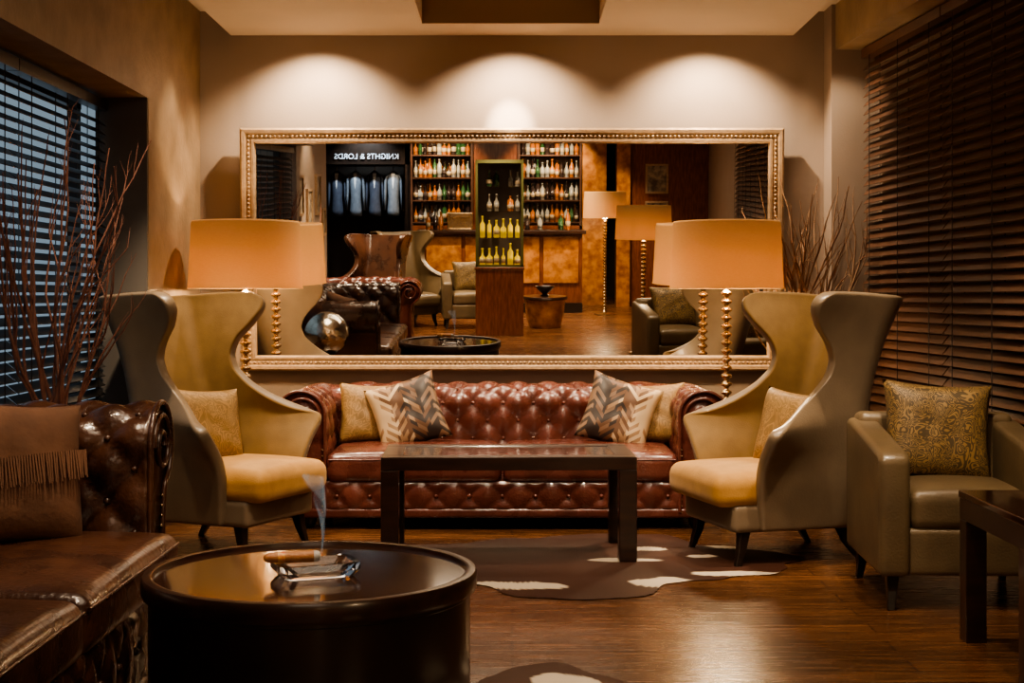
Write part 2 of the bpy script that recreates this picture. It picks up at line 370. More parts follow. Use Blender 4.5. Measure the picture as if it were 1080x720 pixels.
# ------------------------------------------------------------------ chesterfield
def chesterfield(name,loc,rz,W,depth,H,seat,mat,ncush,P=.17,Q=.2,sofa_r=.125,sb=0):
    r0=root(name,loc,rz); r=sofa_r; ow=2*r+.01
    xi=W/2-ow; yi=depth-ow; rc=.13
    path=[]
    for y in np.arange(0,yi-rc,.018): path.append((-xi,y,-1,0))
    for k in range(13):
        a=math.pi-k/12*math.pi/2; path.append((-xi+rc+rc*math.cos(a),yi-rc+rc*math.sin(a),math.cos(a),math.sin(a)))
    for x in np.arange(-xi+rc+.018,xi-rc,.018): path.append((x,yi,0,1))
    for k in range(13):
        a=math.pi/2-k/12*math.pi/2; path.append((xi-rc+rc*math.cos(a),yi-rc+rc*math.sin(a),math.cos(a),math.sin(a)))
    for y in np.linspace(yi-rc,0,int((yi-rc)/.018)+1)[1:]: path.append((xi,y,1,0))
    s=[0]
    for a,b in zip(path,path[1:]): s.append(s[-1]+math.hypot(b[0]-a[0],b[1]-a[1]))
    Lh=s[-1]/2
    pr=[(0,.09),(0,H-r)]
    cx=r
    for k in range(1,25):
        a=math.pi-k/24*R(250); pr.append((cx+r*math.cos(a),H-r+r*math.sin(a)))
    pr+=[(r*1.25,H-2*r-.03),(r*1.15,H-2*r-.12),(r*1.15,.09)]
    cum=[0]
    for a,b in zip(pr,pr[1:]): cum.append(cum[-1]+math.hypot(b[0]-a[0],b[1]-a[1]))
    ts=list(np.arange(0,cum[-1],.016))+[cum[-1]]
    po=np.interp(ts,cum,[p[0] for p in pr]); pz=np.interp(ts,cum,[p[1] for p in pr])
    t_seat=seat-.09-.02; t_top=(H-r-.09)+r*R(100); t_off=t_top-.02
    def tuft(sv,t):
        a=sv/P+(t-t_top)/Q; b=sv/P-(t-t_top)/Q
        return (abs(math.sin(math.pi*a)*math.sin(math.pi*b)))**.42
    V=[];F=[];np_=len(ts)
    for i,(x,y,nx,ny) in enumerate(path):
        for j in range(np_):
            j0=max(0,j-1);j1=min(np_-1,j+1)
            to,tz=po[j1]-po[j0],pz[j1]-pz[j0]; l=math.hypot(to,tz) or 1; no_,nz=-tz/l,to/l
            w=min(1,max(0,(ts[j]-t_seat)/.04))*min(1,max(0,(t_off+.06-ts[j])/.05))
            we=min(1,min(s[i],s[-1]-s[i])/.03)
            d=(.030*(tuft(s[i]-Lh,ts[j])-.75))*w*we
            o_=po[j]+no_*d; V.append((x+nx*o_,y+ny*o_,pz[j]+nz*d))
    for i in range(len(path)-1):
        for j in range(np_-1):
            a=i*np_+j; F.append((a,a+1,a+np_+1,a+np_))
    F.append(tuple(range(np_))); F.append(tuple((len(path)-1)*np_+j for j in range(np_))[::-1])
    mk('arms_and_back',V,F,mat,r0)
    bt=[]
    for ia in range(-40,41):
        for ib in range(-40,41):
            sv=P*(ia+ib)/2; t=Q*(ia-ib)/2+t_top
            if abs(sv)>Lh-.04 or t<t_seat+.03 or t>t_off+.03: continue
            x=np.interp(sv+Lh,s,[p[0] for p in path]); y=np.interp(sv+Lh,s,[p[1] for p in path])
            nx=np.interp(sv+Lh,s,[p[2] for p in path]); ny=np.interp(sv+Lh,s,[p[3] for p in path])
            o_=np.interp(t,ts,po); z=np.interp(t,ts,pz)
            if t<H-r-.09: no_,nz=-1,0
            else:
                th=math.pi-(t-(H-r-.09))/r; no_,nz=math.cos(th),math.sin(th)
            o_-=no_*.018; z-=nz*.018
            bt.append((x+nx*o_,y+ny*o_,z))
    wl=[]
    for sx in (-1,1):
        wl.append([(sx*(xi+po[j]),-.006,pz[j]) for j in range(0,np_,1)])
        sp=[]
        for k in range(46):
            a=math.pi-k/45*R(560); rr=r*(.80-.62*k/45); sp.append((sx*(xi+r+rr*math.cos(a)),-.010,H-r+rr*math.sin(a)))
        wl.append(sp)
    tube('scroll_welt',wl,mat,.009,r0)
    for sx in (-1,1):
        nails=[(sx*(xi+o_*.86+.012),-.004,z) for o_,z in zip(po,pz) if z<H-2*r-.02]
        spheres('nailheads',nails[::2],.006,M['brass'],r0)
    boxes('seat_frame',[(-xi-.02,xi+.02,.02-sb,yi+.05,.09,seat-.12)],mat,r0)
    V=[];F=[];nx_=int(2*xi/.014);zs=np.linspace(.095,seat-.125,14)
    pz2=.17
    for i in range(nx_+1):
        x=-xi+2*xi*i/nx_
        for z in zs:
            f=(z-zs[0])/(zs[-1]-zs[0])
            a=x/pz2+(f-.5)*.9; b=x/pz2-(f-.5)*.9
            V.append((x,-sb-.002-.022*abs(math.sin(math.pi*a)*math.sin(math.pi*b))**.4*min(1,6*f,6*(1-f))**.5+.01,z))
    for i in range(nx_):
        for j in range(13): a=i*14+j; F.append((a,a+1,a+15,a+14))
    mk('tufted_apron',V,F,mat,r0,recalc=False)
    zc=(zs[0]+zs[-1])/2
    k=int(xi/pz2)
    bt+=[(i*pz2,-.001-sb,zc) for i in range(-k,k+1)]
    spheres('buttons',bt,.0115,mat,r0,sub=2)
    rbox('bottom_rail',2*xi+(2*ow-.08 if sb==0 else .02),.05,.05,.015,mat,r0,(0,.018-sb,.085))
    for sx in (-1,1):
        for y in (.09,depth-.14): lathe('foot',[(.02,0),(.032,.02),(.036,.045),(.028,.075),(.03,.1)],M['blk'],r0,(sx*(W/2-.17),y,0),16)
    cw=2*xi/ncush
    for i in range(ncush):
        rbox('seat_cushion',cw-.008,yi+.02+sb,.15,.045,mat,r0,(-xi+cw*(i+.5),(yi-sb)/2-.012,seat-.06),puff=.03)
    tube('cushion_welt',[[(-xi+cw*i+.02,-.018-sb,seat-.015),(-xi+cw*(i+1)-.02,-.018-sb,seat-.015)] for i in range(ncush)],mat,.005,r0)
    return r0
cs=chesterfield('chesterfield_sofa',(-.05,7.3,0),0,2.34,.92,.71,.375,M['red'],2)
for nm,mt,x,z,rx,ry,rz,w in (('throw_pillow',M['floral2'],-.76,.555,-.28,.05,.25,.34),('throw_pillow',M['chev'],-.545,.565,-.36,-.3,.1,.39),
        ('throw_pillow',M['chev'],.60,.565,.36,-.3,math.pi-.1,.39),('throw_pillow',M['floral2'],.80,.555,-.28,-.05,-.25,.34)):
    pillow(nm,w,w,.13,mt,None,(x-.02,7.3+.50+(-.09 if mt is M['chev'] else 0),z),(rx,ry,rz))
chesterfield('chesterfield_sofa',(-1.13,3.45,0),R(90),2.5,.86,.86,.45,M['dark'],2,sofa_r=.135,sb=.08)
pw=root('fringed_pillow',(-1.45,4.16,.68),R(48)); 
pillow('pad',.44,.44,.15,M['suede'],pw,rot=(-.25,.12,0))
V=[];F=[]
rr_=random.Random(3)
for i in range(46):
    x=-.195+i*.0086; top=.015+.0035*i*.35; ln=.085+rr_.uniform(-.008,.008); y=-.079+.028*abs(x/.2)**3; b=len(V); sw_=rr_.uniform(-.004,.004)
    V+=[(x,y-.004,top),(x+.006,y-.004,top),(x+.005+sw_,y-.014,top-ln),(x+.001+sw_,y-.014,top-ln),(x,y+.0,top),(x+.006,y+.0,top),(x+.005+sw_,y-.011,top-ln),(x+.001+sw_,y-.011,top-ln)]
    F+=[tuple(b+q for q in f) for f in BF]
mk('fringe',V,F,M['suede'],pw,rot=(-.25,.12,0),smooth=False)
chesterfield('chesterfield_loveseat',(-1.68,.75,0),R(180),1.35,.92,.76,.40,M['red'],2)
# ------------------------------------------------------------------ wing chair
def wing_chair(name,loc,a,outer,inner,seatm,pm,side=1):
    r0=root(name,loc,R(a))
    zt=[.15,.25,.36,.43,.49,.54,.585,.62,.66,.71,.77,.84,.91,.98,1.05,1.11,1.16,1.195,1.22]
    rt=[.50,.53,.56,.57,.575,.58,.58,.56,.50,.42,.34,.285,.28,.33,.42,.475,.495,.48,.41]
    wt=[.29,.305,.32,.325,.33,.335,.335,.335,.33,.32,.315,.31,.31,.315,.325,.335,.345,.35,.35]
    bt=[.30,.315,.325,.33,.335,.34,.345,.352,.36,.372,.388,.408,.43,.452,.475,.495,.512,.525,.53]
    ft=[.02,.03,.05,.08,.13,.19,.235,.25,.21,.14,.06,.02,.01,.03,.06,.09,.11,.12,.12]
    rows=list(np.arange(.15,1.22,.03))+[1.22]
    V=[];F=[];nc=None
    for z in rows:
        rr,w,yb,fl=[float(np.interp(z,zt,q)) for q in (rt,wt,bt,ft)]
        rc=min(.13,rr*.5); row=[]
        for k in range(15):
            f=k/14; y=-(rr)*(1-f)-rc*f; fw=max(0,(-y-.15)/.5); 
            row.append((-(w+fl*fw**1.6),yb+y))
        for k in range(1,8):
            t=math.pi-k/8*math.pi/2; row.append((-w+rc+rc*math.cos(t),yb-rc+rc*math.sin(t)))
        half=row[:]
        for k in range(0,13):
            f=k/12; row.append((-(w-rc)+(2*(w-rc))*f,yb+.012*math.sin(math.pi*f)))
        row+=[(-x,y) for x,y in reversed(half)]
        nc=len(row)
        top=max(0,(z-1.0)/.22)
        for c,(x,y) in enumerate(row):
            dz=-.035*top*max(0,math.cos(math.pi*(c/(nc-1)-.5)))**3
            V.append((x,y,z+dz))
    for i in range(len(rows)-1):
        for j in range(nc-1):
            b=i*nc+j; F.append((b,b+1,b+nc+1,b+nc))
    me=bpy.data.meshes.new('shell'); me.from_pydata(V,[],F); me.materials.append(outer); me.materials.append(inner)
    me.polygons.foreach_set('use_smooth',[True]*len(F))
    o=bpy.data.objects.new('shell',me); C.objects.link(o); o.parent=r0
    p=me.polygons[nc//2+ (nc-1)*5]; outward=p.normal.y>0
    if not outward: me.flip_normals()
    m=o.modifiers.new('s','SOLIDIFY'); m.thickness=.06; m.offset=-1; m.material_offset=1; m.material_offset_rim=0; m.use_even_offset=False
    m=o.modifiers.new('u','SUBSURF'); m.levels=1; m.render_levels=2
    rbox('seat_base',.56,.62,.13,.03,outer,r0,(0,-.02,.215))
    rbox('seat_cushion',.58,.68,.14,.05,seatm,r0,(0,-.075,.335),puff=.035)
    for sx in (-1,1):
        leg('leg',sx*.235,-.26,.17,.026,.013,sx*.02,-.04,M['blk'],r0)
        leg('leg',sx*.225,.22,.17,.026,.013,sx*.02,.09,M['blk'],r0)
    if pm: pillow('lumbar_pillow',.40,.38,.15,pm,r0,(-.03*side,.08,.575),(-.25,.06,-.35*side))
    return r0
wing_chair('wingback_chair',(-1.375,6.78,0),66,M['taupe'],M['olive'],M['gold'],M['floral2'],1)
wing_chair('wingback_chair',(1.215,6.62,0),-74,M['taupe'],M['olive'],M['gold'],M['floral2'],-1)
wing_chair('wingback_chair',(-1.70,-.85,0),200,M['dark'],M['dark'],M['dark'],None)
wing_chair('wingback_chair',(-1.35,-2.0,0),150,M['tleather'],M['tleather'],M['tleather'],None)
# ------------------------------------------------------------------ club armchair
def armchair(name,loc,a):
    r0=root(name,loc,R(a)); w=.70; d=.70
    for sx in (-1,1):
        poly=[(-d/2,.13),(-d/2,.58),(-d/2+.04,.605),(d/2-.1,.68),(d/2,.68),(d/2,.13)]
        x0=sx*(w/2-.12) ; x1=sx*w/2; V=[(x0,y,z) for y,z in poly]+[(x1,y,z) for y,z in poly]; n=len(poly)
        F=[tuple(range(n)),tuple(range(n,2*n))[::-1]]+[(i,(i+1)%n,n+(i+1)%n,n+i) for i in range(n)]
        o=mk('arm',V,F,M['tleather'],r0,smooth=True); m=o.modifiers.new('b','BEVEL'); m.width=.025; m.segments=4; m.limit_method='ANGLE'; m.angle_limit=R(25)
        leg('leg',sx*(w/2-.06),-d/2+.06,.14,.025,.014,sx*.01,-.03,M['blk'],r0)
        leg('leg',sx*(w/2-.06),d/2-.06,.14,.025,.014,sx*.01,.03,M['blk'],r0)
        tube('welt',[[(x1-sx*.004,-d/2+.02,.16),(x1-sx*.004,-d/2+.02,.57)]],M['tleather'],.004,r0)
    rbox('backrest',w-.06,.15,.56,.035,M['tleather'],r0,(0,d/2-.07,.43),(-.04,0,0))
    rbox('seat_base',w-.22,d-.12,.18,.02,M['tleather'],r0,(0,-.03,.22))
    rbox('seat_cushion',w-.245,d-.16,.15,.04,M['tleather'],r0,(0,-.05,.375),puff=.025)
    pillow('brocade_pillow',.45,.42,.15,M['floral'],r0,(-.02,.12,.64),(-.25,.06,0))
    return r0
armchair('club_armchair',(1.765,5.74,0),-3)
armchair('club_armchair',(1.58,2.68,0),172)
armchair('club_armchair',(-.55,-1.75,0),175)
# ------------------------------------------------------------------ coffee table
ct=root('coffee_table',(-.02,6.66,.006),R(1.5))
w,d,h=1.15,.57,.472
boxes('top_frame',[(-w/2,w/2,-d/2,-d/2+.09,h-.06,h),(-w/2,w/2,d/2-.09,d/2,h-.06,h),(-w/2,-w/2+.09,-d/2+.09,d/2-.09,h-.06,h),(w/2-.09,w/2,-d/2+.09,d/2-.09,h-.06,h)],M['espresso'],ct,bevel=.004)
boxes('glass_top',[(-w/2+.09,w/2-.09,-d/2+.09,d/2-.09,h-.02,h-.004)],M['tabletop'],ct)
boxes('legs',[(sx*(w/2-.04)-.04,sx*(w/2-.04)+.04,sy*(d/2-.04)-.04,sy*(d/2-.04)+.04,0,h-.06) for sx in (-1,1) for sy in (-1,1)],M['espresso'],ct,bevel=.004)
et=root('side_table',(1.865,4.66,0))
w,d,h=.60,.66,.52
boxes('top',[(-w/2,w/2,-d/2,d/2,h-.025,h)],M['tabletop'],et,bevel=.004)
boxes('apron',[(-w/2+.004,w/2-.004,-d/2+.004,d/2-.004,h-.1,h-.025)],M['espresso'],et,bevel=.003)
boxes('legs',[(sx*(w/2-.04)-.036,sx*(w/2-.04)+.036,sy*(d/2-.04)-.036,sy*(d/2-.04)+.036,0,h-.1) for sx in (-1,1) for sy in (-1,1)],M['espresso'],et,bevel=.003)
# ------------------------------------------------------------------ drum table
dt=root('drum_table',(-.55,3.90,0))
lathe('drum_body',[(.40,0),(.405,.03),(.43,.032),(.435,.05),(.435,.385),(.44,.39),(.44,.40)],M['blk'],dt,seg=96)
lathe('rim',[(.43,.398),(.450,.400),(.454,.41),(.454,.442),(.450,.452),(.436,.455),(.425,.452),(.422,.440),(.3,.440)],M['espresso'],dt,seg=96)
lathe('inset_top',[(.421,.436),(.421,.4415),(.0,.4415)],M['tabletop'],dt,seg=96)
at=root('crystal_ashtray',(-.535,3.87,.442),R(22))
def ring(hx,hy,z,ch): return [(-hx+ch,-hy,z),(hx-ch,-hy,z),(hx,-hy+ch,z),(hx,hy-ch,z),(hx-ch,hy,z),(-hx+ch,hy,z),(-hx,hy-ch,z),(-hx,-hy+ch,z)]
V=ring(.095,.06,0,.018)+ring(.112,.075,.02,.02)+ring(.112,.075,.038,.02)+ring(.098,.061,.038,.016)+ring(.07,.036,.012,.014)
F=[tuple(range(8))[::-1],tuple(range(32,40))]
for k in range(4):
    for i in range(8): F.append((k*8+i,k*8+(i+1)%8,k*8+8+(i+1)%8,k*8+8+i))
mk('dish',V,F,M['crystal'],at,smooth=False)
cg=root('cigar',(-.592,3.84,.4955),R(14))
pf=[(.004,-.078),(.011,-.073),(.0145,-.060),(.016,.0),(.016,.056)]
lathe('body',pf,M['cigar'],cg,rot=(0,R(90),0),seg=20)
lathe('ash_tip',[(.0158,.056),(.015,.064),(.013,.072),(.006,.075)],M['ash'],cg,rot=(0,R(90),0),seg=20)
lathe('band',[(.0158,-.040),(.0163,-.022)],M['band'],cg,rot=(0,R(90),0),seg=20)
paths=[];rads=[]
for k in range(9):
    pts=[];rr=[]
    for i in range(60):
        f=i/59; z=.505+.21*f; ph=k*.45
        pts.append((-.515+.025*math.sin(4.2*f+ph*.4)*f+.04*math.sin(8*f+ph)*f*f+ (k-4)*.003*f, 3.84+.02*math.sin(5*f+ph), z)); rr.append(.3+1.3*f)
    paths.append(pts); rads.append(rr)
tube('cigar_smoke',paths,M['smoke'],.003,radii=rads)
# ------------------------------------------------------------------ floor lamps
pm_bulb=pmat('bulb_glow',(1,.8,.5),None,5,.5,emis=(1,.65,.3),es=6)
def floor_lamp(name,loc,H=1.605,P=44):
    r0=root(name,loc)
    lathe('base',[(.15,0),(.15,.012),(.13,.022),(.05,.03),(.03,.05),(.02,.07)],M['brass'],r0,seg=40)
    pr=[];z=.07; 
    while z<H-.40:
        pr+=[(.013,z),(.016,z+.005),(.028,z+.012),(.031,z+.019),(.028,z+.026),(.016,z+.033),(.013,z+.038)]; z+=.045
    pr.append((.009,H-.08)); lathe('turned_stem',pr,M['brass'],r0,seg=20,autosm=False)
    rb,rt,h=.312,.288,.365
    V=[];F=[];sg=64
    for r_,z in ((rb,H-h),(rb-.004,H-h+.012),(rt+.004,H-.012),(rt,H),(rt-.004,H),(rb-.005,H-h)):
        for k in range(sg): V.append((r_*math.cos(2*math.pi*k/sg),r_*math.sin(2*math.pi*k/sg),z))
    for i in range(5):
        for k in range(sg): k2=(k+1)%sg; F.append((i*sg+k,i*sg+k2,(i+1)*sg+k2,(i+1)*sg+k))
    mk('shade',V,F,M['shade'],r0,recalc=False)
    tube('shade_spider',[[(0,0,H-.03),(rt*math.cos(a),rt*math.sin(a),H-.02)] for a in (0,2.09,4.19)],M['brass'],.003,r0)
    lathe('bulb',[(.012,H-.30),(.02,H-.27),(.035,H-.22),(.03,H-.17),(.01,H-.155)],pm_bulb,r0,seg=16)
    p=point('lamp_light',(0,0,0),P,(1,.72,.42),.06)
    p.parent=r0; p.location=(0,0,H-.32)
    return r0
floor_lamp('floor_lamp',(-1.45,7.74,0))
floor_lamp('floor_lamp',(1.17,7.76,0))
floor_lamp('floor_lamp',(1.42,1.1,0))
floor_lamp('floor_lamp',(1.30,-3.45,0),1.72)
# ------------------------------------------------------------------ branches in vases
def branches(name,loc,n,hmin,hmax,spread,mat,seed,bias=(0,0),lim=None,rad=.0062):
    rnd=random.Random(seed); r0=root(name,loc)
    lathe('vase',[(.07,0),(.09,.02),(.11,.2),(.10,.4),(.07,.52),(.055,.56),(.065,.6),(.06,.6),(.05,.56),(.03,.5)],M['vase'],r0,seg=32)
    P=[];RR=[]
    def grow(p,d,L,steps,rad,depth):
        pts=[p.copy()];rs=[rad]
        for i in range(steps):
            d=(d+Vector((rnd.uniform(-.16,.16),rnd.uniform(-.16,.16),.05))).normalized(); p=p+d*L/steps
            if lim:
                p.x=min(max(p.x,lim[0]),lim[1]); p.y=min(max(p.y,lim[2]),lim[3])
            pts.append(p.copy()); rs.append(rad*(1-.75*(i+1)/steps))
            if depth<2 and rnd.random()<.3 and i>1:
                dv=(d+Vector((rnd.uniform(-.6,.6),rnd.uniform(-.6,.6),rnd.uniform(-.1,.4)))).normalized()
                grow(p.copy(),dv,L*(1-i/steps)*.55,max(4,int(steps*.5)),rs[-1]*.8,depth+1)
        P.append(pts);RR.append(rs)
    for k in range(n):
        a=rnd.uniform(0,6.28); s_=rnd.uniform(.05,spread)
        d=Vector((math.cos(a)*s_+bias[0],math.sin(a)*s_+bias[1],1)).normalized()
        grow(Vector((math.cos(a)*.02,math.sin(a)*.02,.52)),d,rnd.uniform(hmin,hmax),16,1,0)
    tube('twigs',P,mat,rad,r0,radii=RR,res=2)
branches('branch_vase',(-1.84,5.75,0),16,1.1,1.65,.15,M['branch'],3,(.0,-.03),lim=(-.13,.35,-1.0,1.1),rad=.0085)
branches('branch_vase',(1.62,7.9,0),17,1.05,1.4,.10,M['branch2'],5,(.03,.0),lim=(-.5,.33,-.5,.15),rad=.010)
# ------------------------------------------------------------------ globe on stand
gl=root('mirrored_globe',(-1.49,5.06,0))
lathe('stand',[(.15,0),(.15,.02),(.04,.035),(.03,.38),(.12,.41),(.13,.43),(.12,.44)],M['blk'],gl,seg=32)
lathe('globe_collar',[(.06,.44),(.06,.46),(.045,.47)],M['brass'],gl,seg=24)
spheres('globe',[(0,0,.64)],.178,M['chrome'],gl,sub=4)
# ------------------------------------------------------------------ cowhide rugs
def hide(name,loc,rz,sx,sy,whites,seed):
    rnd=random.Random(seed); n=120; V=[];cols=[];F=[]
    ph=[rnd.uniform(0,6.28) for _ in range(8)]
    def rad(a): return 1+.14*math.cos(4*a+.6)+.08*math.sin(3*a+ph[0])+.05*math.sin(7*a+ph[1])+.03*math.sin(13*a+ph[2])+.015*math.sin(23*a+ph[3])
    rings=52
    for i in range(rings+1):
        for k in range(n*2):
            a=math.pi*k/n; rr=rad(a)*i/rings; x=rr*math.cos(a)*sx; y=rr*math.sin(a)*sy
            V.append((x,y,.003+.001*math.sin(9*x)*math.sin(8*y)-.001*(i/rings)**4))
            wv=0
            for (wx,wy,wa,wb) in whites:
                q=math.hypot((x-wx)/wa,(y-wy)/wb)+.22*math.sin(11*x+5*wy)*math.cos(14*y+3*wx)+.12*math.sin(31*x+17*y)
                if q<1: wv=1
            f=.5+.5*math.sin(6*x+2*y)*math.sin(5*y)
            cols.append((.50,.43,.34,1) if wv else (.030+.022*f,.010+.008*f,.005+.005*f,1))
    m2=n*2
    for i in range(rings):
        for k in range(m2):
            k2=(k+1)%m2; F.append((i*m2+k,(i+1)*m2+k,(i+1)*m2+k2,i*m2+k2))
    o=mk(name,V,F,M['hide'],None,loc,(0,0,rz),recalc=False)
    ca=o.data.color_attributes.new('Col','FLOAT_COLOR','POINT'); ca.data.foreach_set('color',[c for t in cols for c in t])
    return o
hide('cowhide_rug',(.30,6.44,.002),0,.92,.68,[(-.35,-.56,.26,.07),(.34,-.50,.13,.10),(.68,-.32,.22,.06),(.17,-.0,.16,.05),(.32,.28,.10,.05),(.74,.36,.12,.07),(.57,.1,.06,.04)],2)
hide('cowhide_rug',(.10,3.92,.002),0,.50,.58,[(.05,.50,.12,.08),(-.1,.1,.2,.1),(.35,-.1,.1,.2)],9)
# ------------------------------------------------------------------ bar side (seen in mirror)
def bottles(name,poss,parent,mats,seed=1,hs=(.24,.32)):
    rnd=random.Random(seed); V=[];F=[];MI=[]
    for (x,y,z) in poss:
        h=rnd.uniform(*hs); r=rnd.uniform(.026,.040); sh=rnd.uniform(.45,.72)
        pf=[(r*.9,0),(r,.01),(r,h*.18),(r*1.01,h*.181),(r*1.01,h*.42),(r,h*.421),(r,h*sh),(r*.35,h*(sh+.12)),(r*.32,h*.93),(r*.4,h*.935),(r*.4,h)]
        v,f=lathe_data(pf,10,(x,y,z)); b=len(V); V+=v; mi=rnd.randrange(len(mats)-1)
        lb=rnd.random()<.5
        for q,ff in enumerate(f):
            F.append(tuple(i+b for i in ff)); seg=q//10
            MI.append(len(mats)-1 if seg==3 and lb else mi)
    return mk(name,V,F,mats,parent,midx=MI,recalc=False)
BM=[M['bg_green'],M['bg_amber'],M['bg_clear'],M['bg_dark'],M['bg_amber'],M['bg_clear'],M['bg_dark'],M['label']]
sh=root('bar_shelving',(0,-5.1,0))
SB=[];pos=[]
zs4=(1.25,1.58,1.92,2.26)
for (x0,x1) in ((-1.5,-.62),(.12,1.02)):
    SB+=[(x0-.03,x0,-.3,.04,0,2.7),(x1,x1+.03,-.3,.04,0,2.7)]
    for z in zs4:
        SB.append((x0,x1,-.3,.04,z-.018,z))
        for i in range(12):
            pos.append((x0+.045+i*(x1-x0-.09)/11,-.03+random.uniform(-.01,.01),z)); 
            pos.append((x0+.08+i*(x1-x0-.14)/11,-.13,z))
            if random.random()<.6: pos.append((x0+.06+i*(x1-x0-.12)/11,-.22,z))
boxes('shelves',SB,M['shelf'],sh)
boxes('back_panel',[(-1.5,-.62,-.33,-.3,1.0,2.7),(.12,1.02,-.33,-.3,1.0,2.7)],M['shelfback'],sh)
boxes('centre_panel',[(-.6,.1,-.33,.0,0,2.7)],M['cherry'],sh)
boxes('burl_column',[(1.06,1.42,-.33,.1,0,2.7)],M['burl'],sh)
boxes('lower_cabinet',[(-1.5,1.05,-.3,.04,0,1.2)],M['cherry'],sh)
bottles('liquor_bottles',pos,sh,BM,4,(.21,.30))
boxes('wall_rear_panelling',[(1.75,3.2,-4.9,-4.75,0,2.72),(1.55,1.75,-4.95,-4.65,0,2.72)],[M['cherry'],M['burl']],midx=[0,1])
for k,(x,z) in enumerate(((2.15,1.9),(2.15,1.35))):
    p=root('picture_frame',(x,-4.75,z))
    boxes('frame',[(-.17,.17,0,.03,.19,.22),(-.17,.17,0,.03,-.22,-.19),(-.17,-.14,0,.03,-.19,.19),(.14,.17,0,.03,-.19,.19)],M['goldf'],p)
    boxes('print',[(-.14,.14,0,.012,-.19,.19)],M['mat_white'],p)
bc=root('bar_counter',(-.2,-3.9,0))
boxes('counter_top',[(-1.15,1.25,-.35,.25,1.12,1.17)],M['espresso'],bc,bevel=.006)
boxes('counter_body',[(-1.1,1.2,-.3,.15,0,1.12)],M['cherry'],bc)
boxes('burl_panels',[(-1.02+i*.555,-.52+i*.555,.15,.17,.42,1.08) for i in range(4)],M['burl'],bc,bevel=.005)
boxes('foot_plinth',[(-1.1,1.2,.15,.2,0,.14)],M['blk'],bc)
boxes('coffee_machine',[(-.72,-.36,-.2,.1,1.17,1.42),(-.68,-.40,.1,.14,1.34,1.42),(-.7,-.38,.1,.16,1.17,1.2)],M['brass'],bc,bevel=.01)
bottles('counter_bottles',[(x,-.05,1.17) for x in (-1.0,-.9,-.82,.3,.42,.6,.9,1.0)],bc,BM,12,(.2,.3))
dc=root('display_cabinet',(-.15,-.9,0))
boxes('base_cabinet',[(-.29,.29,-.22,.22,0,.80),(-.30,.30,-.23,.23,.80,.83)],M['cherry'],dc,bevel=.005)
boxes('frame_posts',[(sx*.275-.014,sx*.275+.014,sy*.205-.014,sy*.205+.014,.83,2.1) for sx in (-1,1) for sy in (-1,1)]+[(-.29,.29,-.22,.22,2.08,2.12),(-.29,.29,.192,.219,.83,.86)],M['green'],dc)
boxes('glass_shelves',[(-.26,.26,-.19,.19,z-.008,z) for z in (1.18,1.50,1.80)],M['pane'],dc)
boxes('back_glass',[(-.27,.27,-.21,-.2,.83,2.08)],M['wallbar'],dc)
boxes('glass_panes',[(-.278,-.274,-.2,.2,.83,2.08),(.274,.278,-.2,.2,.83,2.08)],M['pane'],dc)
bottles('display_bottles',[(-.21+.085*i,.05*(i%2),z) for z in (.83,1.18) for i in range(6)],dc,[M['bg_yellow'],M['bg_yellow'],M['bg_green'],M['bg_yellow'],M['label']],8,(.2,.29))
bottles('display_bottles_upper',[(-.21+.085*i,.05*(i%2),z) for z in (1.50,1.80) for i in range(6) if (i+int(z*10))%3],dc,[M['bg_clear'],M['bg_dark'],M['bg_green'],M['bg_amber'],M['label']],9,(.17,.25))
dt2=root('occasional_table',(.42,-1.7,0))
lathe('pedestal',[(.20,0),(.21,.02),(.25,.2),(.26,.34),(.27,.36)],M['burl'],dt2,seg=40)
lathe('top',[(.27,.36),(.29,.365),(.29,.385),(.28,.40)],M['espresso'],dt2,seg=40)
lathe('bowl',[(.05,.40),(.06,.41),(.03,.43),(.09,.48),(.13,.53),(.12,.53),(.06,.47)],M['espresso'],dt2,seg=32)
cr_=root('clothes_rack',(-2.25,-5.5,0))
boxes('rack_frame',[(-.62,-.59,-.02,.02,0,2.12),(.59,.62,-.02,.02,0,2.12),(-.62,.62,-.02,.02,2.09,2.12),(-.62,-.59,-.2,.2,0,.03),(.59,.62,-.2,.2,0,.03)],M['blk'],cr_)
V=[];F=[];MI=[]
for i in range(4):
    x=-.44+i*.29; yy=.05*(i%2); mi_=(0,1,0,1)[i]
    def tubem(secs,mi):
        b=len(V)
        for cx_,z,hw,hd in secs:
            for k in range(12):
                a=k*math.pi/6; V.append((x+cx_+hw*math.cos(a),yy+hd*math.sin(a),z))
        for s_ in range(len(secs)-1):
            for k in range(12): F.append((b+s_*12+k,b+s_*12+(k+1)%12,b+s_*12+12+(k+1)%12,b+s_*12+12+k)); MI.append(mi)
        F.append(tuple(b+(len(secs)-1)*12+k for k in range(12))); MI.append(mi)
    tubem([(0,2.03,.015,.03),(0,2.0,.05,.05),(0,1.95,.10,.07),(0,1.8,.09,.08),(0,1.62,.078,.08),(0,1.42,.095,.09),(0,1.33,.10,.09)],mi_)
    for sx in (-1,1): tubem([(sx*.085,1.97,.015,.04),(sx*.115,1.9,.024,.05),(sx*.125,1.65,.021,.05),(sx*.13,1.42,.016,.04)],mi_)
    # shirt front showing between the lapels
    b=len(V); yf=yy+.086
    V+=[(x-.028,yf-.02,1.985),(x+.028,yf-.02,1.985),(x,yf+.002,1.74)]; F.append((b,b+1,b+2)); MI.append(2)
    tube('hanger_hook',[[(x,yy,2.03),(x,yy,2.07),(x,0,2.105)]],M['brass'],.004,cr_)
mk('hanging_jackets',V,F,[M['cloth1'],M['cloth2'],M['shirt']],cr_,midx=MI)
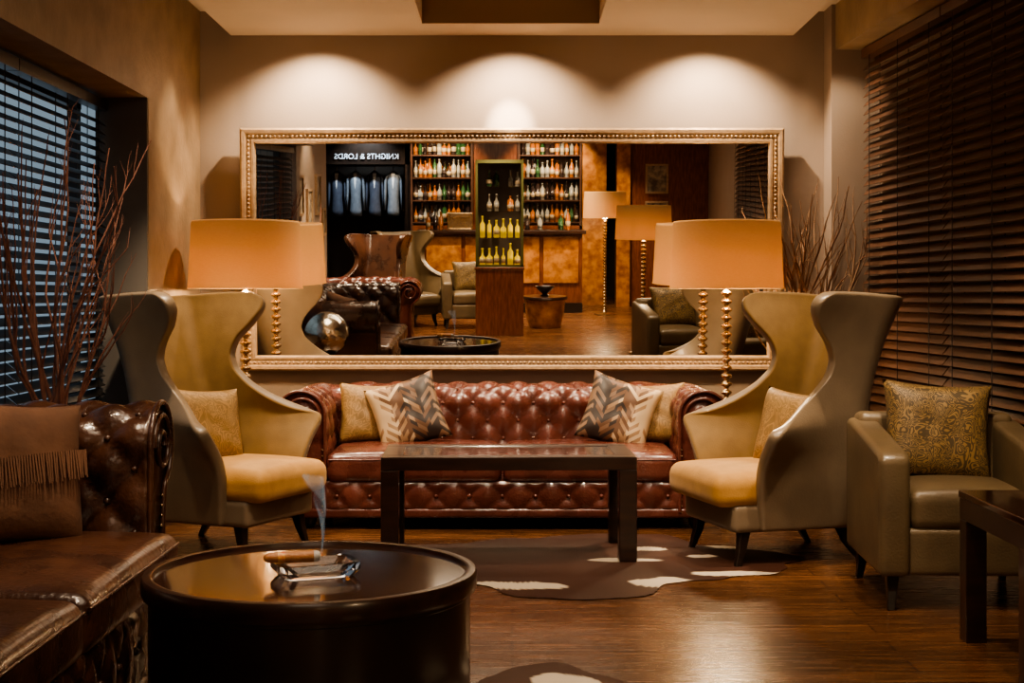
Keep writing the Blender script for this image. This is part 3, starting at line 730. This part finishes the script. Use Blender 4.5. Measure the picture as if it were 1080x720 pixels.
tx=bpy.data.curves.new('shop_sign','FONT'); tx.body='KNIGHTS & LORDS'; tx.size=.115; tx.extrude=.006; tx.align_x='CENTER'; tx.materials.append(M['sign'])
to=bpy.data.objects.new('shop_sign',tx); C.objects.link(to); to.location=(-2.2,-5.17,2.2); to.rotation_euler=(R(90),0,R(180))
boxes('door_1',[(-3.0,-2.92,-5.3,-5.2,0,2.5),(-1.62,-1.54,-5.3,-5.2,0,2.5),(-3.0,-1.54,-5.3,-5.2,2.12,2.5)],M['blk'])
for i,(y,z,w,h) in enumerate(((1.0,1.55,.4,.5),(.35,1.7,.36,.46),(-.35,1.5,.42,.55),(-1.1,1.7,.4,.5),(-1.6,1.35,.3,.35))):
    p=root('picture_frame',(-2.4,y,z))
    boxes('frame',[(0,.03,-w/2,w/2,h/2-.03,h/2),(0,.03,-w/2,w/2,-h/2,-h/2+.03),(0,.03,-w/2,-w/2+.03,-h/2+.03,h/2-.03),(0,.03,w/2-.03,w/2,-h/2+.03,h/2-.03)],M['goldf'],p)
    boxes('print',[(0,.012,-w/2+.03,w/2-.03,-h/2+.03,h/2-.03)],M['mat_white'],p)
# ------------------------------------------------------------------ lights
warm=(1,.78,.54)
for x in (-1.12,0,1.12): spot('wall_washer',(x,7.93,2.71),(x,8.2,1.8),25,122,.7,warm,.02)
spot('mirror_spot',(0,7.62,2.70),(-.01,8.28,2.20),70,22,.9,(1,.84,.62),.02)
spot('pier_spot',(-1.45,7.55,2.70),(-1.80,7.62,1.7),6,60,.7,warm,.02)
spot('soffit_spot',(1.55,7.8,2.70),(1.84,7.9,2.2),7,70,.7,warm,.02)
spot('chair_spot',(-1.45,6.3,2.70),(-1.45,6.85,.6),44,55,.7,warm,.04)
spot('chair_spot',(1.25,6.1,2.70),(1.2,6.7,.6),44,55,.7,warm,.04)
spot('chair_side_fill',(-1.2,5.0,2.70),(-1.7,6.6,.75),22,40,.8,warm,.06)  # added fill, lifts the left chair's dark near side
spot('chair_side_fill',(1.0,4.8,2.70),(1.5,6.4,.75),14,40,.8,warm,.06)  # same added fill for the right chair
spot('sofa_spot',(-.1,6.6,2.70),(-.05,7.5,.5),50,70,.7,warm,.04)
spot('table_spot',(.1,5.0,2.70),(.1,6.2,0),44,70,.7,warm,.04)
spot('floor_spot',(.9,4.2,2.70),(.9,4.9,0),20,60,.8,warm,.04)
spot('drum_spot',(-.5,3.3,2.70),(-.5,3.95,.4),24,50,.7,warm,.04)
spot('left_sofa_spot',(-1.1,4.0,2.70),(-1.5,4.3,.5),30,60,.7,warm,.04)
spot('armchair_spot',(1.5,5.0,2.70),(1.75,5.75,.5),34,55,.7,warm,.04)
spot('globe_fill',(-1.2,5.8,2.70),(-1.49,5.06,.6),30,25,.7,warm,.04)  # added spot to brighten highlights on the globe
for x,y,p in ((-.5,-2.9,75),(.6,-3.1,75),(-1.6,1.5,60),(-1.7,.0,60),(-.15,-.3,40),(.8,-.9,70),(1.5,3.2,30),(-1.4,-1.2,60),(1.5,-4.0,35)):
    spot('rear_room_fill',(x,y,2.70),(x,y-.25,0),p,85,.7,warm,.05)  # unseen spots added to light the mirrored part of the room
for x in (-1.28,-.85,.34,.8): spot('shelf_fill',(x,-4.45,2.70),(x,-5.15,1.75),26,80,.7,warm,.03)  # spots added close to the shelves to brighten the bottles
spot('pictures_spot',(-1.9,-.2,2.7),(-2.4,-.3,1.5),10,90,.7,warm,.03)
spot('shop_downlight',(-2.2,-4.6,2.8),(-2.2,-5.4,1.5),40,85,.7,(.75,.88,1),.05)
area('ambient_fill',(0,3.6,2.70),2.0,1.6,34)  # unseen area light added as soft ambient fill
area('ambient_fill',(0,-1.5,2.70),2.0,2.0,55)  # second added fill, over the rear of the room
# ------------------------------------------------------------------ world
wd=bpy.data.worlds.new('world'); S.world=wd; wd.use_nodes=True
bg=wd.node_tree.nodes['Background']; bg.inputs[0].default_value=(.42,.56,.68,1); bg.inputs[1].default_value=.45
# ------------------------------------------------------------------ camera
cam=bpy.data.cameras.new('camera'); co=bpy.data.objects.new('camera',cam); C.objects.link(co); S.camera=co
cam.lens=50; cam.sensor_width=36; cam.shift_y=-48/1080; co.location=(0,0,1.2); co.rotation_euler=(R(90),0,0); cam.clip_start=.05
